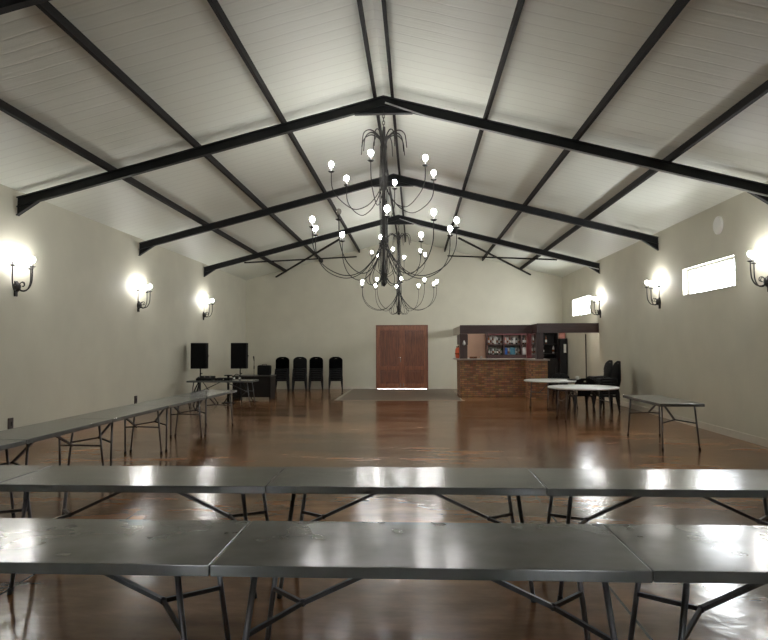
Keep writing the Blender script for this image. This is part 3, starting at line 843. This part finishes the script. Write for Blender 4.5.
# dark cabinet and cooler in the right corner of the bar
dc = thing('display_cabinet', 'dark open cabinet behind the bar, right of the dark post', 'cabinet', (5.52, 24.7, 0))
MB().box(-0.36, -0.33, -0.25, 0.31, 0, 2.25).box(0.33, 0.36, -0.25, 0.31, 0, 2.25).build('side_panel', DARKD, dc)
MB().box(-0.33, 0.33, 0.29, 0.31, 0, 2.25).build('back_panel', DARKD, dc)
for z in (1.15, 1.34, 1.70, 2.22): MB().box(-0.33, 0.33, -0.25, 0.29, z, z + 0.03).build('shelf_board', DARKD, dc)
MB().box(-0.33, 0.33, -0.25, -0.23, 0.0, 1.15).build('cabinet_door', DARKD, dc)
MB().box(0.25, 0.31, -0.27, -0.25, 0.55, 0.85).build('handle', DARKD, dc)
for i, (kx, z, it, lb) in enumerate([(5.28, 1.73, ('white', .31, .036, 'round'), 'white bottle on the upper shelf of the dark open cabinet'), (5.47, 1.73, ('brown', .33, .036, 'round'), 'brown bottle on the upper shelf of the dark open cabinet'),
                                     (5.36, 1.37, ('dark', .28, .034, 'round'), 'dark bottle on the lower shelf of the dark open cabinet'), (5.74, 1.37, ('clear', .31, .04, 'round'), 'pale clear bottle on the lower shelf of the dark open cabinet')]):
    if it in PB: place(PB[it], True, (kx, 24.62, z + 0.003), 0, lb)
    else: PB[it] = o = bottle(*it); o.location = (kx, 24.62, z + 0.003); o['label'] = lb
fr = thing('bar_fridge', 'tall dark fridge in the corner of the bar beside the right wall', 'fridge', (6.06, 24.55, 0))
MB().box(-0.155, 0.115, -0.3, 0.44, 0, 1.93, 0.01).build('fridge_body', DARKD, fr)
MB().box(-0.15, 0.11, -0.33, -0.30, 0.1, 1.90, 0.008).build('fridge_door', BLACKP, fr)
MB().box(-0.02, 0.075, -0.334, -0.33, 1.40, 1.72).build('notice', WHITEP, fr)
lb = thing('pink_box', 'pink box on top of the dark fridge in the bar corner', 'box', (6.03, 24.45, 1.932))
MB().box(-0.12, 0.12, -0.03, 0.03, 0, 0.24, 0.006).build('box_body', BOT['pink'], lb)
MB().box(-0.122, 0.122, -0.032, 0.032, 0.2, 0.25, 0.004).build('box_lid', BOT['pink'], lb)
lb.name = 'gift_box'
tag(MB().tube([(HW - 0.018, 21.66, 0.14), (HW - 0.018, 21.66, 2.05)], 0.017, 8).build('wall_conduit', PURLIN), 'thin dark vertical pipe on the right wall under the fascia', 'pipe')
# striplights fixed on the back of the fascia
for (x0, x1, y, z, l) in ((2.5, 3.9, 21.21, 2.27, 'strip light behind the left fascia board over the bar counter'), (4.8, 5.9, 20.26, 2.28, 'strip light behind the right fascia board over the bar entrance')):
    r = thing('strip_light', l, 'light', ((x0 + x1) / 2, y, z), 0, 'strip lights behind the bar fascia')
    h = (x1 - x0) / 2
    MB().box(-h, h, -0.057, 0.02, 0.02, 0.06).build('fitting', WHITEP, r)
    MB().tube([(-h + 0.03, 0.0, 0.0), (h - 0.03, 0.0, 0.0)], 0.016, 10).build('tube', TUBE, r)

# ------------------------------------------------------------------ sound gear
def speaker(loc, label):
    root = thing('loudspeaker', label, 'speaker', loc, 0, 'loudspeakers on tripods')
    MB().prism([(-0.225, -0.19), (0.225, -0.19), (0.225, 0.02), (0.15, 0.22), (-0.15, 0.22), (-0.225, 0.02)], 'z', 0.0, 0.74).build('casing', BLACKB, root)
    MB().box(-0.205, 0.205, -0.205, -0.19, 0.03, 0.71, 0.006).build('grille', GRILLE, root)
    for s in (-1, 1): MB().tube([(s * 0.228, -0.09, 0.34), (s * 0.24, -0.09, 0.37), (s * 0.24, 0.03, 0.37), (s * 0.228, 0.0, 0.34)], 0.009, 6).build('handle', BLACKP, root)
    return root
def stand(loc, label, rz):
    root = thing('speaker_stand', label, 'stand', loc, rz, 'tripod speaker stands')
    MB().tube([(0, 0, 0.10), (0, 0, 1.03)], 0.019, 10).build('pole', BLACKP, root)
    MB().lathe([(0, 0.64), (0.034, 0.64), (0.034, 0.74), (0, 0.74)], 12).build('collar', BLACKP, root)
    MB().tube([(0, 0, 0.88), (0.06, 0, 0.88)], 0.014, 8).build('knob', BLACKP, root)
    for k in range(3):
        a = 2 * PI * k / 3; c, s = math.cos(a), math.sin(a)
        leg = MB().bar((c * 0.03, s * 0.03, 0.70), (c * 0.50, s * 0.50, 0.02), 0.03, 0.018).bar((c * 0.02, s * 0.02, 0.22), (c * 0.26, s * 0.26, 0.365), 0.02, 0.012).build('leg', BLACKP, root)
        MB().ball((c * 0.505, s * 0.505, 0.022), 0.022, 8, 6).build('rubber_foot', RUBBER, leg)
    return root
stand((-5.735, 18.35, 0), 'black tripod stand under the speaker nearest the left wall', 0.5)
speaker((-5.735, 18.35, 1.03), 'black loudspeaker on the tripod nearest the left wall')
stand((-4.565, 18.35, 0), 'black tripod stand under the speaker beside the dark desk', 0.9)
speaker((-4.565, 18.35, 1.03), 'black loudspeaker on the tripod beside the dark desk')
mx = thing('audio_mixer', 'long black mixing unit on the left of the sound gear table', 'audio equipment', (-5.28, 17.46, 0.742))
MB().prism([(-0.17, 0), (0.17, 0), (0.17, 0.11), (-0.17, 0.05)], 'x', -0.22, 0.22).build('mixer_body', BLACKB, mx)
for k in range(8): MB().lathe([(0, 0.075), (0.013, 0.075), (0.011, 0.105), (0, 0.107)], 8, (-0.18 + k * 0.05, 0.0, 0)).build('knob', BOT['clear'] if k % 3 == 0 else BLACKP, mx)
ap = thing('amplifier', 'low flat black unit in the middle of the sound gear table', 'audio equipment', (-4.78, 17.48, 0.742))
MB().box(-0.20, 0.20, -0.16, 0.16, 0, 0.06, 0.006).build('amplifier_casing', BLACKB, ap)
for k in range(3): MB().tube([(-0.12 + k * 0.08, -0.16, 0.03), (-0.12 + k * 0.08, -0.175, 0.03)], 0.013, 8).build('knob', CHROME if k == 2 else BLACKP, ap)
hp = thing('headphones', 'headphones with silver rim at the right of the sound gear table', 'headphones', (-4.40, 17.42, 0.742))
MB().tube(arc([(-0.085, 0, 0.04), (-0.085, 0.0, 0.11), (0, 0, 0.165), (0.085, 0, 0.11), (0.085, 0, 0.04)], 6), 0.009, 8).build('headband', BLACKP, hp)
for s in (-1, 1): MB().ball((s * 0.08, 0, 0.042), 0.04, 12, 8).build('ear_cup', CHROME, hp)
ms = thing('microphone_stand', 'thin microphone stand rising right of the second speaker', 'microphone stand', (-4.58, 19.35, 0))
MB().lathe([(0, 0), (0.13, 0), (0.13, 0.015), (0.03, 0.03), (0, 0.03)], 20).build('base', BLACKP, ms)
MB().tube([(0, 0, 0.02), (0, 0, 1.22)], 0.009, 8).build('pole', BLACKP, ms)
MB().lathe([(0, 0.98), (0.017, 0.98), (0.017, 1.08), (0, 1.08)], 10).build('clutch', BLACKP, ms)
MB().tube([(0, 0, 1.22), (0.0, -0.03, 1.30), (0.0, -0.07, 1.36)], 0.013, 8, 0.022).build('microphone', BLACKP, ms)
ms.location = (-4.40, 19.3, 0)
ps = thing('round_base_stand', 'short black stand with a round foot, at the right end of the left wall row', 'stand', (-5.02, 18.72, 0))
MB().lathe([(0, 0), (0.19, 0), (0.19, 0.012), (0.06, 0.03), (0.03, 0.04), (0, 0.04)], 24).build('base', BLACKP, ps)
MB().tube([(0, 0, 0.03), (0, 0, 0.80)], 0.035, 10).build('pole', BLACKP, ps)
MB().box(-0.1, 0.1, -0.08, 0.08, 0.80, 0.83, 0.006).build('top_plate', BLACKP, ps)
ps.name = 'pedestal_stand'
dk = thing('office_desk', 'dark desk right of the sound gear table, near the far wall stacks', 'desk', (-4.62, 20.2, 0))
MB().box(-0.62, 0.62, -0.38, 0.38, 0.72, 0.755, 0.006).build('desktop', DESKT, dk)
for s in (-1, 1): MB().box(s * 0.58 - 0.02, s * 0.58 + 0.02, -0.35, 0.35, 0, 0.72).build('side_panel', DARKD, dk)
MB().box(-0.56, 0.56, -0.33, -0.30, 0.08, 0.72).build('modesty_panel', DARKD, dk)
cs = thing('equipment_case', 'black case with rounded top corners sitting on the dark desk', 'case', (-4.32, 20.3, 0.756))
MB().box(-0.21, 0.21, -0.12, 0.12, 0, 0.31, 0.045).build('case_body', BLACKB, cs)
MB().tube(arc([(-0.08, 0, 0.305), (-0.06, 0, 0.335), (0.06, 0, 0.335), (0.08, 0, 0.305)], 5), 0.009, 6).build('handle', BLACKP, cs)
